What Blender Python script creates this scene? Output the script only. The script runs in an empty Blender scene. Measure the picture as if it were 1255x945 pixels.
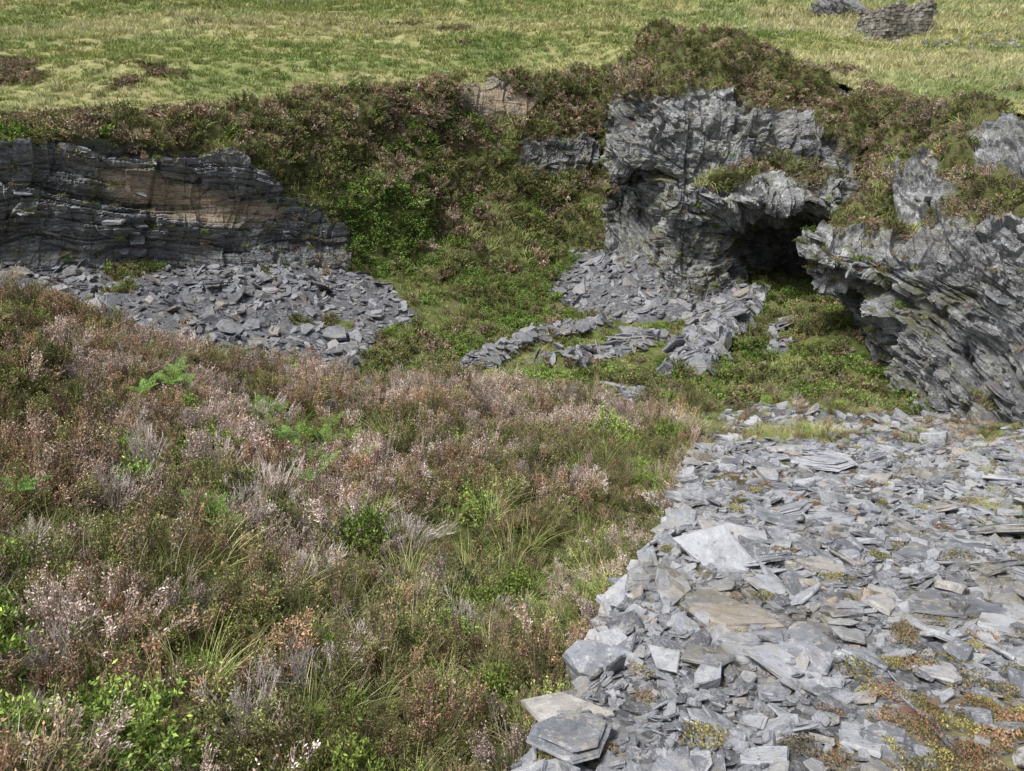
import bpy, math, bmesh, numpy as np
from mathutils import Vector
rng=np.random.default_rng(7)
TH=math.radians(22); F=948.; CT,ST=math.cos(TH),math.sin(TH)
def P(px,py,Y):
    u=(px-627.5)/F; v=(472.5-py)/F; t=Y/(CT+v*ST)
    return (u*t,Y,t*(-ST+v*CT))
def proj(p):
    d=np.maximum(p[...,1]*CT-p[...,2]*ST,1e-3); up=p[...,1]*ST+p[...,2]*CT
    return 627.5+F*p[...,0]/d, 472.5-F*up/d
# ---------------- noise
def hsh(a,b,c):
    a=a.astype(np.int64);b=b.astype(np.int64);c=c.astype(np.int64)
    h=(a*374761393+b*668265263+c*1274126177)&0xffffffff
    h=((h^(h>>13))*1274126177)&0xffffffff
    h=((h^(h>>15))*2246822519)&0xffffffff
    h=h^(h>>14)
    return (h&0xffffff)/float(0xffffff)
def vn(p):
    f=np.floor(p); r=p-f; r=r*r*r*(r*(r*6-15)+10); x,y,z=f[...,0],f[...,1],f[...,2]
    o=0
    for i in (0,1):
        for j in (0,1):
            for k in (0,1):
                w=(r[...,0] if i else 1-r[...,0])*(r[...,1] if j else 1-r[...,1])*(r[...,2] if k else 1-r[...,2])
                o=o+w*hsh(x+i,y+j,z+k)
    return o*2-1
def fbm(p,o=4,g=.5):
    s=0;a=1;t=0
    for i in range(o):
        s=s+a*vn(p*(2**i)+i*17.3); t+=a; a*=g
    return s/t
def unit(a): return a/np.maximum(np.linalg.norm(a,axis=-1,keepdims=True),1e-9)
def sstep(x): x=np.clip(x,0,1); return x*x*(3-2*x)
def inpoly(px,py,poly):
    r=np.zeros(px.shape,bool); n=len(poly)
    for i in range(n):
        x1,y1=poly[i];x2,y2=poly[(i+1)%n]
        if y1==y2: continue
        c=((y1>py)!=(y2>py))&(px<(x2-x1)*(py-y1)/(y2-y1)+x1)
        r^=c
    return r
def blur(f,w=7):
    k=np.ones(w)/w; h=w//2
    for ax in (0,1): f=np.apply_along_axis(lambda a:np.convolve(np.pad(a,h,mode='edge'),k,'valid'),ax,f)
    return f
# ---------------- mesh helpers
def mesh_np(name,V,Fq,mat=None,attrs=None,smooth=False,cols=None,link=True):
    me=bpy.data.meshes.new(name); V=np.asarray(V,np.float32).reshape(-1,3); Fq=np.asarray(Fq,np.int32)
    k=Fq.shape[1]
    me.vertices.add(len(V)); me.vertices.foreach_set('co',V.ravel())
    me.loops.add(Fq.size); me.loops.foreach_set('vertex_index',Fq.ravel())
    me.polygons.add(len(Fq)); me.polygons.foreach_set('loop_start',np.arange(len(Fq),dtype=np.int32)*k)
    me.polygons.foreach_set('use_smooth',np.full(len(Fq),smooth))
    me.update(calc_edges=True)
    if attrs:
        for a,v in attrs.items():
            at=me.attributes.new(a,'FLOAT','POINT'); at.data.foreach_set('value',np.asarray(v,np.float32).ravel())
    if cols is not None:
        at=me.attributes.new('Col','FLOAT_COLOR','POINT'); c=np.ones((len(V),4),np.float32); c[:,:3]=cols
        at.data.foreach_set('color',c.ravel())
    if mat: me.materials.append(mat)
    ob=bpy.data.objects.new(name,me)
    if link: bpy.context.scene.collection.objects.link(ob)
    return ob
def gridfaces(m,n):
    i=np.arange(m*n).reshape(m,n)
    return np.stack([i[:-1,:-1],i[:-1,1:],i[1:,1:],i[1:,:-1]],-1).reshape(-1,4)
def cr(C,n,axis):
    C=np.moveaxis(np.asarray(C,float),axis,0); m=len(C)
    E=np.concatenate([2*C[:1]-C[1:2],C,2*C[-1:]-C[-2:-1]])
    t=np.linspace(0,m-1-1e-6,n); i=np.floor(t).astype(int); f=(t-i).reshape(-1,*([1]*(C.ndim-1)))
    a,b,c,d=E[i],E[i+1],E[i+2],E[i+3]
    o=.5*(2*b+(c-a)*f+(2*a-5*b+4*c-d)*f**2+(3*b-a-3*c+d)*f**3)
    return np.moveaxis(o,0,axis)
def normals(V):
    du=np.gradient(V,axis=1); dv=np.gradient(V,axis=0)
    return unit(np.cross(du,dv))
# ---------------- materials
def newmat(name):
    m=bpy.data.materials.new(name); m.use_nodes=True; nt=m.node_tree; nt.nodes.clear()
    return m,nt
def nd(nt,t,ins=None,**pr):
    n=nt.nodes.new(t)
    for k,v in pr.items(): setattr(n,k,v)
    if ins:
        for k,v in ins.items():
            if hasattr(v,'node'): nt.links.new(v,n.inputs[k])
            else: n.inputs[k].default_value=v
    return n
def ramp(nt,fac,stops,interp='LINEAR'):
    r=nt.nodes.new('ShaderNodeValToRGB'); r.color_ramp.interpolation=interp
    e=r.color_ramp.elements
    while len(e)<len(stops): e.new(.5)
    for x,(p,c) in zip(e,stops):
        x.position=p; x.color=(*c,1) if hasattr(c,'__len__') else (c,c,c,1)
    nt.links.new(fac,r.inputs[0]); return r.outputs[0]
def mix(nt,f,a,b,bt='MIX'):
    m=nt.nodes.new('ShaderNodeMix'); m.data_type='RGBA'; m.blend_type=bt
    for i,v in ((0,f),(6,a),(7,b)):
        if hasattr(v,'node'): nt.links.new(v,m.inputs[i])
        elif i==0: m.inputs[0].default_value=v
        else: m.inputs[i].default_value=(*v,1)
    return m.outputs[2]
def math_(nt,op,a,b=0.):
    m=nt.nodes.new('ShaderNodeMath'); m.operation=op
    for i,v in ((0,a),(1,b)):
        if hasattr(v,'node'): nt.links.new(v,m.inputs[i])
        else: m.inputs[i].default_value=v
    return m.outputs[0]
def noise(nt,vec,scale,det=6,rough=.6,dist=0.):
    return nd(nt,'ShaderNodeTexNoise',{'Vector':vec,'Scale':scale,'Detail':det,'Roughness':rough,'Distortion':dist}).outputs[0]
def attr(nt,n): return nd(nt,'ShaderNodeAttribute',attribute_name=n)
def finish(nt,col,rough=.85,height=None,bd=.03,bs=1.,spec=.25):
    b=nd(nt,'ShaderNodeBsdfPrincipled',{'Base Color':col,'Roughness':rough,'Specular IOR Level':spec})
    if height is not None:
        bp=nd(nt,'ShaderNodeBump',{'Height':height,'Distance':bd,'Strength':bs}); nt.links.new(bp.outputs[0],b.inputs['Normal'])
    o=nd(nt,'ShaderNodeOutputMaterial'); nt.links.new(b.outputs[0],o.inputs[0])

def rock_mat(name,rot,lich=.5,dark=1.,stain=.5,veg=True,zs=4.,xs=.4):
    m,nt=newmat(name); co=nd(nt,'ShaderNodeTexCoord').outputs['Object']
    mp=nd(nt,'ShaderNodeMapping',{'Vector':co,'Rotation':rot,'Scale':(xs,xs,zs)}).outputs[0]
    st=noise(nt,mp,1.5,7,.7,.3)
    n2=noise(nt,co,1.1,5,.65); n3=noise(nt,co,4.5,7,.78); n4=noise(nt,co,.35,2,.5); n6=noise(nt,co,2.3,6,.75)
    d=dark
    c=ramp(nt,st,[(.28,(.08*d,.081*d,.087*d)),(.40,(.20*d,.203*d,.213*d)),(.56,(.31*d,.315*d,.325*d)),(.72,(.44*d,.445*d,.452*d))])
    c=mix(nt,1.,c,ramp(nt,n6,[(.32,.5),(.46,.95),(.7,1.2)]),'MULTIPLY')
    sf=math_(nt,'MULTIPLY',ramp(nt,n2,[(.52,0.),(.66,1.)]),stain)
    c=mix(nt,sf,c,(.27*d,.22*d,.15*d))
    if veg: c=mix(nt,math_(nt,'MULTIPLY',attr(nt,'tan').outputs['Fac'],ramp(nt,st,[(.3,.5),(.45,1.)])),c,(.40,.31,.22))
    lf=ramp(nt,n3,[(.51,0.),(.57,1.)]); lf=math_(nt,'MULTIPLY',lf,lich)
    lf=math_(nt,'MULTIPLY',lf,ramp(nt,n4,[(.35,.35),(.6,1.)]))
    c=mix(nt,lf,c,(.56,.57,.55))
    df=ramp(nt,noise(nt,mp,.5,4,.6),[(.34,1.),(.44,0.)])
    c=mix(nt,math_(nt,'MULTIPLY',df,.6),c,(.045,.045,.047))
    if veg:
        a=attr(nt,'veg').outputs['Fac']
        gm=ramp(nt,n3,[(.3,(.06,.07,.02)),(.5,(.12,.13,.04)),(.7,(.17,.14,.07))])
        geo=nd(nt,'ShaderNodeNewGeometry').outputs['Normal']
        up=nd(nt,'ShaderNodeSeparateXYZ',{0:geo}).outputs[2]
        mo=math_(nt,'MULTIPLY',ramp(nt,up,[(.5,0.),(.8,.8)]),ramp(nt,n2,[(.43,0.),(.55,1.)]))
        c=mix(nt,math_(nt,'MAXIMUM',a,mo),c,gm)
    h=math_(nt,'ADD',math_(nt,'MULTIPLY',st,1.1),math_(nt,'MULTIPLY',n3,.8))
    finish(nt,c,.78,h,.12,1.,.3)
    return m
ROCKW=rock_mat('slate_cliff_left',(0,.2,0),.35,.82,.5)
ROCKA=rock_mat('slate_cliff_cave',(0.1,.28,0),.85,.95,.35,True,2.8,.6)
ROCKX=rock_mat('slate_outcrop',(0.1,.28,0),.5,.85,.3,False)
def slate_mat(name,br=1.,moss=.3,brown=.5):
    m,nt=newmat(name); co=nd(nt,'ShaderNodeTexCoord').outputs['Object']
    oi=nd(nt,'ShaderNodeObjectInfo').outputs['Random']
    off=nd(nt,'ShaderNodeVectorMath',{0:co,1:nd(nt,'ShaderNodeCombineXYZ',{0:math_(nt,'MULTIPLY',oi,77.),1:math_(nt,'MULTIPLY',oi,31.),2:0.}).outputs[0]},operation='ADD').outputs[0]
    b=br
    c=ramp(nt,oi,[(0.,(.11*b,.114*b,.128*b)),(.25,(.19*b,.198*b,.22*b)),(.5,(.27*b,.28*b,.308*b)),(.8,(.35*b,.36*b,.385*b)),(.94,(.32*b,.31*b,.30*b)),(1.,(.28*b,.225*b,.17*b))])
    n1=noise(nt,off,2.2,5,.65,.5); n2=noise(nt,off,9,5,.75)
    c=mix(nt,1.,c,ramp(nt,n1,[(.3,.55),(.5,1.),(.7,1.3)]),'MULTIPLY')
    c=mix(nt,math_(nt,'MULTIPLY',ramp(nt,n1,[(.54,0.),(.66,1.)]),brown*.65),c,(.24*b,.185*b,.13*b))
    c=mix(nt,math_(nt,'MULTIPLY',ramp(nt,n2,[(.54,0.),(.60,1.)]),.55),c,(.48*b,.485*b,.475*b))
    c=mix(nt,math_(nt,'MULTIPLY',ramp(nt,n2,[(.36,1.),(.43,0.)]),.5),c,(.09,.09,.095))
    n5=noise(nt,nd(nt,'ShaderNodeNewGeometry').outputs['Position'],1.2,5,.7)
    c=mix(nt,math_(nt,'MULTIPLY',ramp(nt,math_(nt,'ADD',math_(nt,'MULTIPLY',n5,.7),math_(nt,'MULTIPLY',n2,.3)),[(.52,0.),(.59,1.)]),moss),c,(.19,.155,.075))
    finish(nt,c,.6,math_(nt,'ADD',n1,math_(nt,'MULTIPLY',n2,.6)),.04,.7,.3)
    return m
SLF=slate_mat('slate_pieces_near',1.12,.5,.5); SLM=slate_mat('slate_pieces_scree',.80,.3,1.); SLC=slate_mat('slate_cliff_slabs',.9,.5,.5)
def leaf_mat(name,var=.35,patch=False):
    m,nt=newmat(name); c=attr(nt,'Col').outputs['Color']; oi=nd(nt,'ShaderNodeObjectInfo').outputs['Random']
    v=math_(nt,'ADD',math_(nt,'MULTIPLY',oi,var*2),1-var)
    pos=nd(nt,'ShaderNodeNewGeometry').outputs['Position']
    if patch:
        n1=noise(nt,pos,.11,5,.65,.6)
        c=mix(nt,1.,c,ramp(nt,n1,[(.32,(.7,.85,.65)),(.44,(.92,1.0,.85)),(.54,(1.2,1.12,1.12)),(.62,(1.1,1.05,1.05)),(.72,(.8,.8,.7))]),'MULTIPLY')
        c=mix(nt,1.,c,ramp(nt,noise(nt,pos,.8,4,.6),[(.3,.65),(.7,1.3)]),'MULTIPLY')
    hs=nd(nt,'ShaderNodeHueSaturation',{'Hue':math_(nt,'ADD',math_(nt,'MULTIPLY',noise(nt,pos,1.3,1,.5),.05),.475),'Saturation':.95,'Value':v,'Color':c}).outputs[0]
    d=nd(nt,'ShaderNodeBsdfDiffuse',{'Color':hs})
    o=nd(nt,'ShaderNodeOutputMaterial'); nt.links.new(d.outputs[0],o.inputs[0]); return m
LEAF=leaf_mat('heather_foliage',.42); GRS=leaf_mat('grass_blades',.25); HGR=leaf_mat('hill_grass_blades',.22,True)
def ground_mat():
    m,nt=newmat('moor_ground'); co=nd(nt,'ShaderNodeTexCoord').outputs['Object']
    n1=noise(nt,co,.8,6,.6); n2=noise(nt,co,9,6,.7)
    c=ramp(nt,n1,[(.3,(.07,.09,.025)),(.5,(.12,.14,.04)),(.7,(.14,.11,.06))])
    c=mix(nt,1.,c,ramp(nt,n2,[(.3,.5),(.7,1.4)]),'MULTIPLY')
    s=ramp(nt,n2,[(.3,(.05,.05,.052)),(.5,(.12,.122,.13)),(.7,(.24,.242,.25))])
    c=mix(nt,attr(nt,'slate').outputs['Fac'],c,s)
    finish(nt,c,.9,n2,.06); return m
def spoil_mat():
    m,nt=newmat('slate_spoil_gravel'); co=nd(nt,'ShaderNodeTexCoord').outputs['Object']
    vo=nd(nt,'ShaderNodeTexVoronoi',{'Vector':co,'Scale':26.,'Randomness':1.}); vcol=nd(nt,'ShaderNodeSeparateColor',{0:vo.outputs['Color']}).outputs[0]
    n1=noise(nt,co,1.1,6,.65); n2=noise(nt,co,40,6,.7)
    c=ramp(nt,vcol,[(0.,(.06,.06,.065)),(.5,(.15,.153,.16)),(1.,(.30,.302,.31))])
    c=mix(nt,1.,c,ramp(nt,n2,[(.3,.55),(.7,1.25)]),'MULTIPLY')
    mf=math_(nt,'ADD',math_(nt,'MULTIPLY',attr(nt,'moss').outputs['Fac'],.35),n1)
    mc=ramp(nt,noise(nt,co,6,5,.7),[(.35,(.20,.10,.06)),(.48,(.17,.14,.08)),(.6,(.24,.22,.09))])
    c=mix(nt,ramp(nt,mf,[(.56,0.),(.66,.9)]),c,mc)
    h=math_(nt,'ADD',math_(nt,'MULTIPLY',vcol,.7),math_(nt,'MULTIPLY',n2,.4))
    finish(nt,c,.8,h,.03); return m
def hill_mat():
    m,nt=newmat('hill_grassland'); co=nd(nt,'ShaderNodeTexCoord').outputs['Object']
    n1=noise(nt,co,.11,5,.65,.6); n2=noise(nt,co,.9,6,.7); n3=noise(nt,co,6,5,.7)
    c=ramp(nt,n1,[(.32,(.14,.17,.06)),(.44,(.23,.25,.09)),(.54,(.34,.32,.15)),(.62,(.31,.29,.13)),(.72,(.18,.19,.08))])
    c=mix(nt,1.,c,ramp(nt,n2,[(.3,.6),(.5,1.),(.7,1.3)]),'MULTIPLY')
    c=mix(nt,1.,c,ramp(nt,n3,[(.3,.6),(.7,1.3)]),'MULTIPLY')
    c=mix(nt,attr(nt,'heath').outputs['Fac'],c,(.13,.12,.05))
    finish(nt,c,.95,math_(nt,'ADD',n2,n3),.12); return m
GM=ground_mat(); SM=spoil_mat(); HM=hill_mat()

# ---------------- TERRAIN
W=[
(-1500,[(190,10),(220,9.8),(280,9.6),(320,9.4),(350,9)]),
(-350,[(182,19),(195,18.5),(260,18),(310,17.5),(345,17)]),
(-150,[(168,22.5),(184,21.8),(250,21),(305,20.5),(340,20)]),
(0,[(166,25),(180,23.8),(240,23.2),(300,22.7),(335,22)]),
(100,[(156,26.5),(170,25),(240,24.4),(300,24),(335,23.3)]),
(200,[(150,28),(176,26.3),(240,25.8),(298,25.4),(335,24.8)]),
(300,[(138,30),(188,27.5),(245,27.0),(295,26.6),(332,25.8)]),
(365,[(128,31.5),(195,29),(245,28.2),(292,27.5),(332,26.5)]),
(430,[(120,33),(190,30.5),(245,29.3),(290,28.4),(335,27.2)]),
(500,[(112,35),(160,33.5),(230,31.5),(290,30),(345,28)]),
(560,[(105,37),(150,35.5),(220,33.5),(280,31.5),(340,29.5)]),
(620,[(102,39),(150,37),(215,35),(280,33),(340,30.5)]),
(690,[(99,40.5),(140,39),(200,37),(260,35),(310,32.5)]),
(735,[(96,41),(140,39.5),(195,38),(245,36),(290,33.5)]),
(800,[(95,42),(140,40.5),(195,39),(245,37),(290,35)])]
A=[
[(790,92,40),(785,120,39),(780,170,38),(780,220,37),(775,260,36),(775,290,35),(775,320,34),(775,350,33)],
[(760,98,36),(752,116,35),(748,150,34),(746,190,33.5),(745,225,33),(742,255,32.5),(740,300,32),(740,340,31)],
[(778,72,34),(764,112,31.7),(760,160,30.7),(758,192,30.4),(765,207,33.0),(762,245,32.7),(758,290,31.5),(760,340,29)],
[(800,56,33),(788,110,30.2),(785,150,29.3),(783,194,28.8),(788,207,33.2),(788,245,32.2),(790,290,29.5),(790,360,27.5)],
[(835,47,32),(825,100,29.5),(820,150,28.3),(818,200,27.6),(816,235,27.5),(816,270,27.3),(820,320,26.8),(825,395,25.8)],
[(885,50,32),(870,100,29.2),(865,150,28),(860,200,27.2),(855,248,26.6),(862,285,26.9),(868,330,26.8),(872,395,25.6)],
[(940,60,31.5),(930,110,29),(925,160,27.8),(915,210,27),(905,252,26.1),(908,280,28.6),(910,330,28.6),(905,390,26.5)],
[(1000,84,31),(985,130,29),(980,170,27.8),(970,215,26.9),(960,254,25.9),(962,284,30.4),(957,330,32.5),(955,388,29.8)],
[(1045,116,30),(1030,150,28.5),(1025,185,27.6),(1020,220,26.9),(1018,254,26.0),(1015,284,30.4),(1012,330,32.5),(1010,388,29.8)],
[(1085,142,29),(1075,165,28),(1070,200,27.3),(1065,235,26.9),(1060,262,26.5),(1055,300,28.5),(1050,340,29),(1045,390,28)],
[(1150,152,28),(1145,180,27.5),(1145,210,27),(1145,240,27),(1145,270,27),(1145,300,27),(1145,340,27),(1145,400,27)]]
B=[
[(1095,172,29),(1098,195,28.5),(1095,225,28),(1090,255,27.5),(1085,290,27),(1085,330,26.5),(1085,380,26),(1090,430,25)],
[(1090,166,25.5),(1072,197,24),(1056,230,22.5),(1036,268,21),(996,313,19.7),(1024,345,20.8),(1056,388,20.4),(1060,450,19.2)],
[(1120,152,24.5),(1110,192,22.5),(1095,235,21),(1075,275,19.7),(1052,320,18.5),(1062,352,19.0),(1085,410,18.4),(1085,490,17.3)],
[(1180,140,23.5),(1170,182,21),(1160,235,19.6),(1145,285,18.4),(1125,335,17.4),(1125,372,17.3),(1125,430,16.8),(1125,522,15.8)],
[(1255,144,21),(1250,197,19),(1240,245,17.8),(1230,295,16.8),(1215,345,16.1),(1210,390,15.8),(1205,440,15.3),(1200,530,14.2)],
[(1400,160,18),(1395,210,16.5),(1390,260,15.5),(1380,310,15),(1370,360,14.3),(1370,410,13.8),(1370,455,13.2),(1370,550,12)],
[(1800,170,13),(1790,220,12.4),(1790,270,12),(1790,320,11.6),(1790,380,11.2),(1790,430,10.8),(1790,490,10.4),(1790,560,9.5)]]
def ctrl(cols,back=(0,4,-1.6),sub=(0,-.3,-2.0)):
    R=[]
    for c in cols:
        pts=[np.array(P(*q)) for q in c]
        R.append([pts[0]+np.array(back)]+pts+[pts[-1]+np.array(sub)])
    return np.array(R).transpose(1,0,2)
CW=ctrl([[(px,py,Y) for py,Y in c] for px,c in W]); CA=ctrl(A); CB=ctrl(B)
def strata(p,nv,lat,levels,warp=.3):
    s=p@nv+warp*fbm(p*.3,2); u=p@lat; o=0
    for f,g,a in levels:
        q=s*f+.3*vn(p*g*1.1+5)
        L=np.floor(q); fr=q-L
        c=np.floor(u*g+hsh(L,L*0,L*0+3)*7+1.1*vn(p*g*1.8))
        o=o+a*((hsh(L,c,L*0)-.5)*2+.7*(fr-.5)-.45*(fr<.12))
    return o
rockW=[(-600,195),(0,176),(90,166),(150,170),(215,180),(290,190),(330,212),(370,243),(425,280),(432,325),(200,355),(-600,360)]
rockW2=[(562,106),(600,100),(668,116),(660,140),(600,146),(568,130)]
rockW3=[(628,176),(700,172),(735,155),(735,205),(700,210),(636,215)]
tanW=[(120,208),(180,208),(250,228),(350,256),(345,275),(250,272),(190,260),(140,240)]
tanW2=[(560,104),(668,112),(662,142),(600,146)]
def build_sheet(name,C,m,n,mat,nv,lat,levels,big,rockpolys,jit,extra=None,tan=(),rug=0.):
    V=cr(cr(C,n,1),m,0); N=normals(V)
    if np.mean(N[...,1])>0: N=-N
    V=V+N*(big*fbm(V*.30,3))[...,None]
    N=unit(np.stack([blur(blur(N[...,i],31),21) for i in range(3)],-1)+np.array([0,-.05,0]))
    px,py=proj(V); nz=fbm(V*.6,4)*jit; nz2=fbm(V*.6+40,4)*jit
    rk=np.zeros(px.shape,bool); tn=np.zeros(px.shape)
    for pl in rockpolys: rk|=inpoly(px+nz,py+nz2,pl)
    if extra is not None: rk&=~extra(px,py,V)
    for pl in tan: tn=np.maximum(tn,inpoly(px+nz*.5,py+nz2*.4,pl))
    fade=blur(rk.astype(float)); tb=blur(tn,15)
    d=strata(V,nv,lat,levels)*(1-.75*tb)+.12*fbm(V*2.5,5)*(1-.6*tb)
    if rug:
        jn=unit(np.array([.75,.35,-.25])); d=d+rug*strata(V+9,jn,nv,[(.7,.5,.26),(1.9,1.1,.11)])+rug*.5*(fbm(V*.9,5))
    dv=.8*fbm(V*.7,4)
    V=V+N*(d*fade+dv*(1-fade))[...,None]
    N2=normals(V); N2=np.where((N2*N).sum(-1,keepdims=True)<0,-N2,N2)
    mesh_np(name,V,gridfaces(m,n),mat,{'veg':1-fade,'tan':tb})
    return V,N2,rk
nW=unit(np.array([.22,-.1,1.])); nA=unit(np.array([.30,-.25,1.]))
LX=np.array([1.,.15,0])
lv=[(.6,.4,.26),(1.7,.9,.15),(4.5,2.,.065),(10,4.,.022)]
VW,NW,RW=build_sheet('quarry_rock_face',CW,320,1600,ROCKW,nW,LX,[(.7,.25,.36),(2.2,.5,.19),(5.5,1.1,.08),(11,2.5,.03)],.3,[rockW,rockW2,rockW3],16,None,[tanW,tanW2],.3)
rockA=[(735,140),(765,122),(800,128),(850,104),(900,106),(960,134),(1000,154),(1045,210),(1062,250),(1060,420),(735,420)]
def exA(px,py,V): return inpoly(px+fbm(V*.8,3)*25,py+fbm(V*.8+9,3)*18,[(845,238),(875,208),(930,198),(1000,200),(1025,214),(960,224),(900,224)])
VA,NA,RA=build_sheet('cave_cliff',CA,480,600,ROCKA,nA,LX,lv,.3,[rockA],28,exA,(),.8)
rockB=[(960,300),(1010,285),(1060,280),(1120,290),(1170,265),(1255,285),(1900,290),(1900,510),(1200,530),(1040,510)]
rockB2=[(1082,205),(1150,180),(1170,238),(1105,258)]
rockB3=[(1195,150),(1290,140),(1400,220),(1280,255),(1210,200)]
VB,NB,RB=build_sheet('quarry_cliff',CB,400,720,ROCKA,nA,LX,lv,.3,[rockB,rockB2,rockB3],34,None,(),.8)

gp=[P(*q) for q in [
(0,945,2.9),(300,945,3.2),(560,945,3.3),(0,800,4),(300,800,4.5),(560,800,4.9),(0,700,4.9),(300,700,5.8),(520,700,6.3),(640,860,4.0),(700,800,4.6),(690,700,6.3),
(0,600,6.2),(150,600,7),(300,600,7.6),(560,600,8.5),(720,600,8.8),(790,600,9.0),(0,490,8.7),(150,510,9),(300,530,9.6),(450,510,11),(560,510,11.8),(700,540,11.5),(800,540,11.5),
(-300,600,6),(-300,410,9.5),(-150,375,11.5),(0,374,12),(150,418,12.5),(300,458,13),(430,472,13.5),(560,482,14),(720,496,15),(860,516,13.8),
(560,450,19),(600,456,18),(700,445,19.5),(800,442,20),(560,424,22),(640,402,24.5),(700,400,25),(640,350,29),(500,388,24),(400,398,22.5),(300,403,21),(200,403,20),(440,434,20),
(100,388,20),(0,360,20.5),(0,335,22),(100,335,23.3),(200,335,24.8),(300,332,25.8),(430,335,27.2),(500,345,28),(560,340,29.5),(620,340,30.5),(690,310,32.5),
(740,320,31),(790,305,29.3),(690,345,29.5),(700,385,26.5),(800,388,25.6),(870,388,25.3),(900,430,20.5),(900,470,16.8),(960,495,14.8),(1000,488,15),(1000,520,12.5),
(1035,400,19.8),(985,385,23),(940,385,25),(1000,400,21),(1060,460,18),(1085,488,16.8),(1125,512,15.2),(1200,524,13.7),(1255,544,11.5),(1120,537,12),(1370,545,11.5),(950,525,12)]]
gp+=[P(300,466,15.5),P(150,485,15),P(0,485,15),P(430,490,16),P(-300,480,14)]
gp+=[(-22,0,-2),(-22,9,-2.3),(-20,20,-6),(-20,34,-8),(0,38,-8),(14,34,-8.5),(20,28,-8),(20,12,-6.5),(18,5,-4.5),(18,-4,-2.6),(0,-4,-1.9),(-10,-4,-2),(0,0,-2.8),(-5,1,-2.6),
(3,2.5,-3.6),(7,2.5,-3.6),(3,6,-4.5),(8,6,-4.4),(2.2,9,-5.2),(4,9.9,-5.05),(6.5,9.7,-4.95),(10,9.,-4.85),(10,30,-7.6),(16,20,-7)]
gp=np.array(gp)
def tps(r2): return .5*r2*np.log(r2+1e-9)
n=len(gp); X2=gp[:,:2]
K=tps(((X2[:,None]-X2[None])**2).sum(-1))+np.eye(n)*.3
Q=np.c_[np.ones(n),X2]; M=np.block([[K,Q],[Q.T,np.zeros((3,3))]])
sol=np.linalg.solve(M,np.r_[gp[:,2],0,0,0])
def gz(x,y):
    o=sol[n]+sol[n+1]*x+sol[n+2]*y
    for i in range(n): o=o+sol[i]*tps((x-gp[i,0])**2+(y-gp[i,1])**2)
    return o
xs=np.linspace(-24,22,660); ys=np.linspace(-5,38,620)
GX,GY=np.meshgrid(xs,ys); GZ=gz(GX,GY)
VG=np.stack([GX,GY,GZ],-1)
VG[...,2]+=.30*fbm(VG*np.array([1,1,0])*.8,4)+.06*fbm(VG*np.array([1,1,0])*3,3)
slp=[[(-500,290),(0,300),(120,300),(430,315),(480,360),(508,385),(450,420),(440,448),(430,480),(-500,480)],
[(735,290),(800,270),(870,330),(880,385),(800,394),(700,390),(662,355)],
[(865,370),(940,364),(915,405),(880,440),(870,470),(800,476),(835,430)],
[(550,452),(640,413),(740,390),(765,400),(640,428),(600,454)],[(640,450),(800,406),(835,415),(700,455)],
[(735,470),(790,478),(808,510),(755,514)],
[(870,498),(1060,505),(1255,530),(1500,540),(1500,640),(830,640),(850,530)],
[(1150,430),(1260,415),(1260,520),(1120,530)],[(935,395),(965,385),(960,430),(940,440)]]
px,py=proj(VG); j1=fbm(VG*.8,3)*16; j2=fbm(VG*.8+31,3)*12
SLG=np.zeros(px.shape,bool)
for i,pl in enumerate(slp):
    q=.35 if i in (2,3,4) else 1
    r=inpoly(px+j1*q,py+j2*q,pl)
    if i==0: r&=(GY>15.3)&(fbm(VG*.5+3,3)<.42)
    if i in (3,4): r&=(fbm(VG*1.5+3,3)<.28)
    if i==5: r&=GY<17
    if i==6: r&=(fbm(VG*.9,3)<.15)
    SLG|=r
strips=inpoly(px,py,slp[3])|inpoly(px,py,slp[4])
to=blur(inpoly(px,py,slp[2]).astype(float),5); VG[...,2]+=to*(.5+.12*fbm(VG*2,2))+.22*blur(strips.astype(float),7)
NG=normals(VG); NG=np.where(NG[...,2:]<0,-NG,NG)
mesh_np('ground',VG,gridfaces(*GX.shape),GM,{'slate':SLG.astype(float)},True)
# spoil heap
ye=np.array([-5,-2,0,1,2.3,2.76,3.1,3.44,3.9,4.62,5.1,5.63,6.4,7.5,8.84,10.8,12.5]); xe=np.array([-3,-1.5,-.6,-.3,.07,.27,.42,.62,.76,.82,1.12,1.42,1.65,2.0,2.32,3.06,4.2])
sy=np.linspace(-5,10.6,540)
ex=np.interp(sy,ye,xe)+.10*fbm(np.stack([sy*1.5,sy*0,sy*0],-1),4)
uo=np.r_[np.linspace(-1.0,0,34)[:-1],np.linspace(0,1,380)**1.15*13]
SX=ex[:,None]+uo[None]; SY=np.repeat(sy[:,None],len(uo),1)
drop=np.interp(uo,[-1,-.5,-.2,-.06,0,.1],[-2.4,-1.2,-.85,-.5,-.06,0])
endw=9.75+.35*fbm(np.stack([SX*.6,SY*0,SX*0],-1),3)
plane=-1.91-.3*SY-np.maximum(SY-endw,0)*.75
VS=np.stack([SX,SY,plane+drop[None]],-1)
VS[...,2]+=.12*fbm(VS*np.array([1,1,0])*.8,3)+.045*fbm(VS*np.array([1,1,0])*5,3)
px,py=proj(VS)
moss=sstep((px-1030)/180)*sstep((py-770)/110)*.8+.5*inpoly(px,py,[(870,582),(960,582),(960,606),(880,603)])+.4*inpoly(px,py,[(1150,560),(1300,560),(1300,640),(1210,640)])
NS=normals(VS); NS=np.where(NS[...,2:]<0,-NS,NS)
mesh_np('slate_spoil_heap',VS,gridfaces(*SX.shape),SM,{'moss':moss},True)
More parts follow.
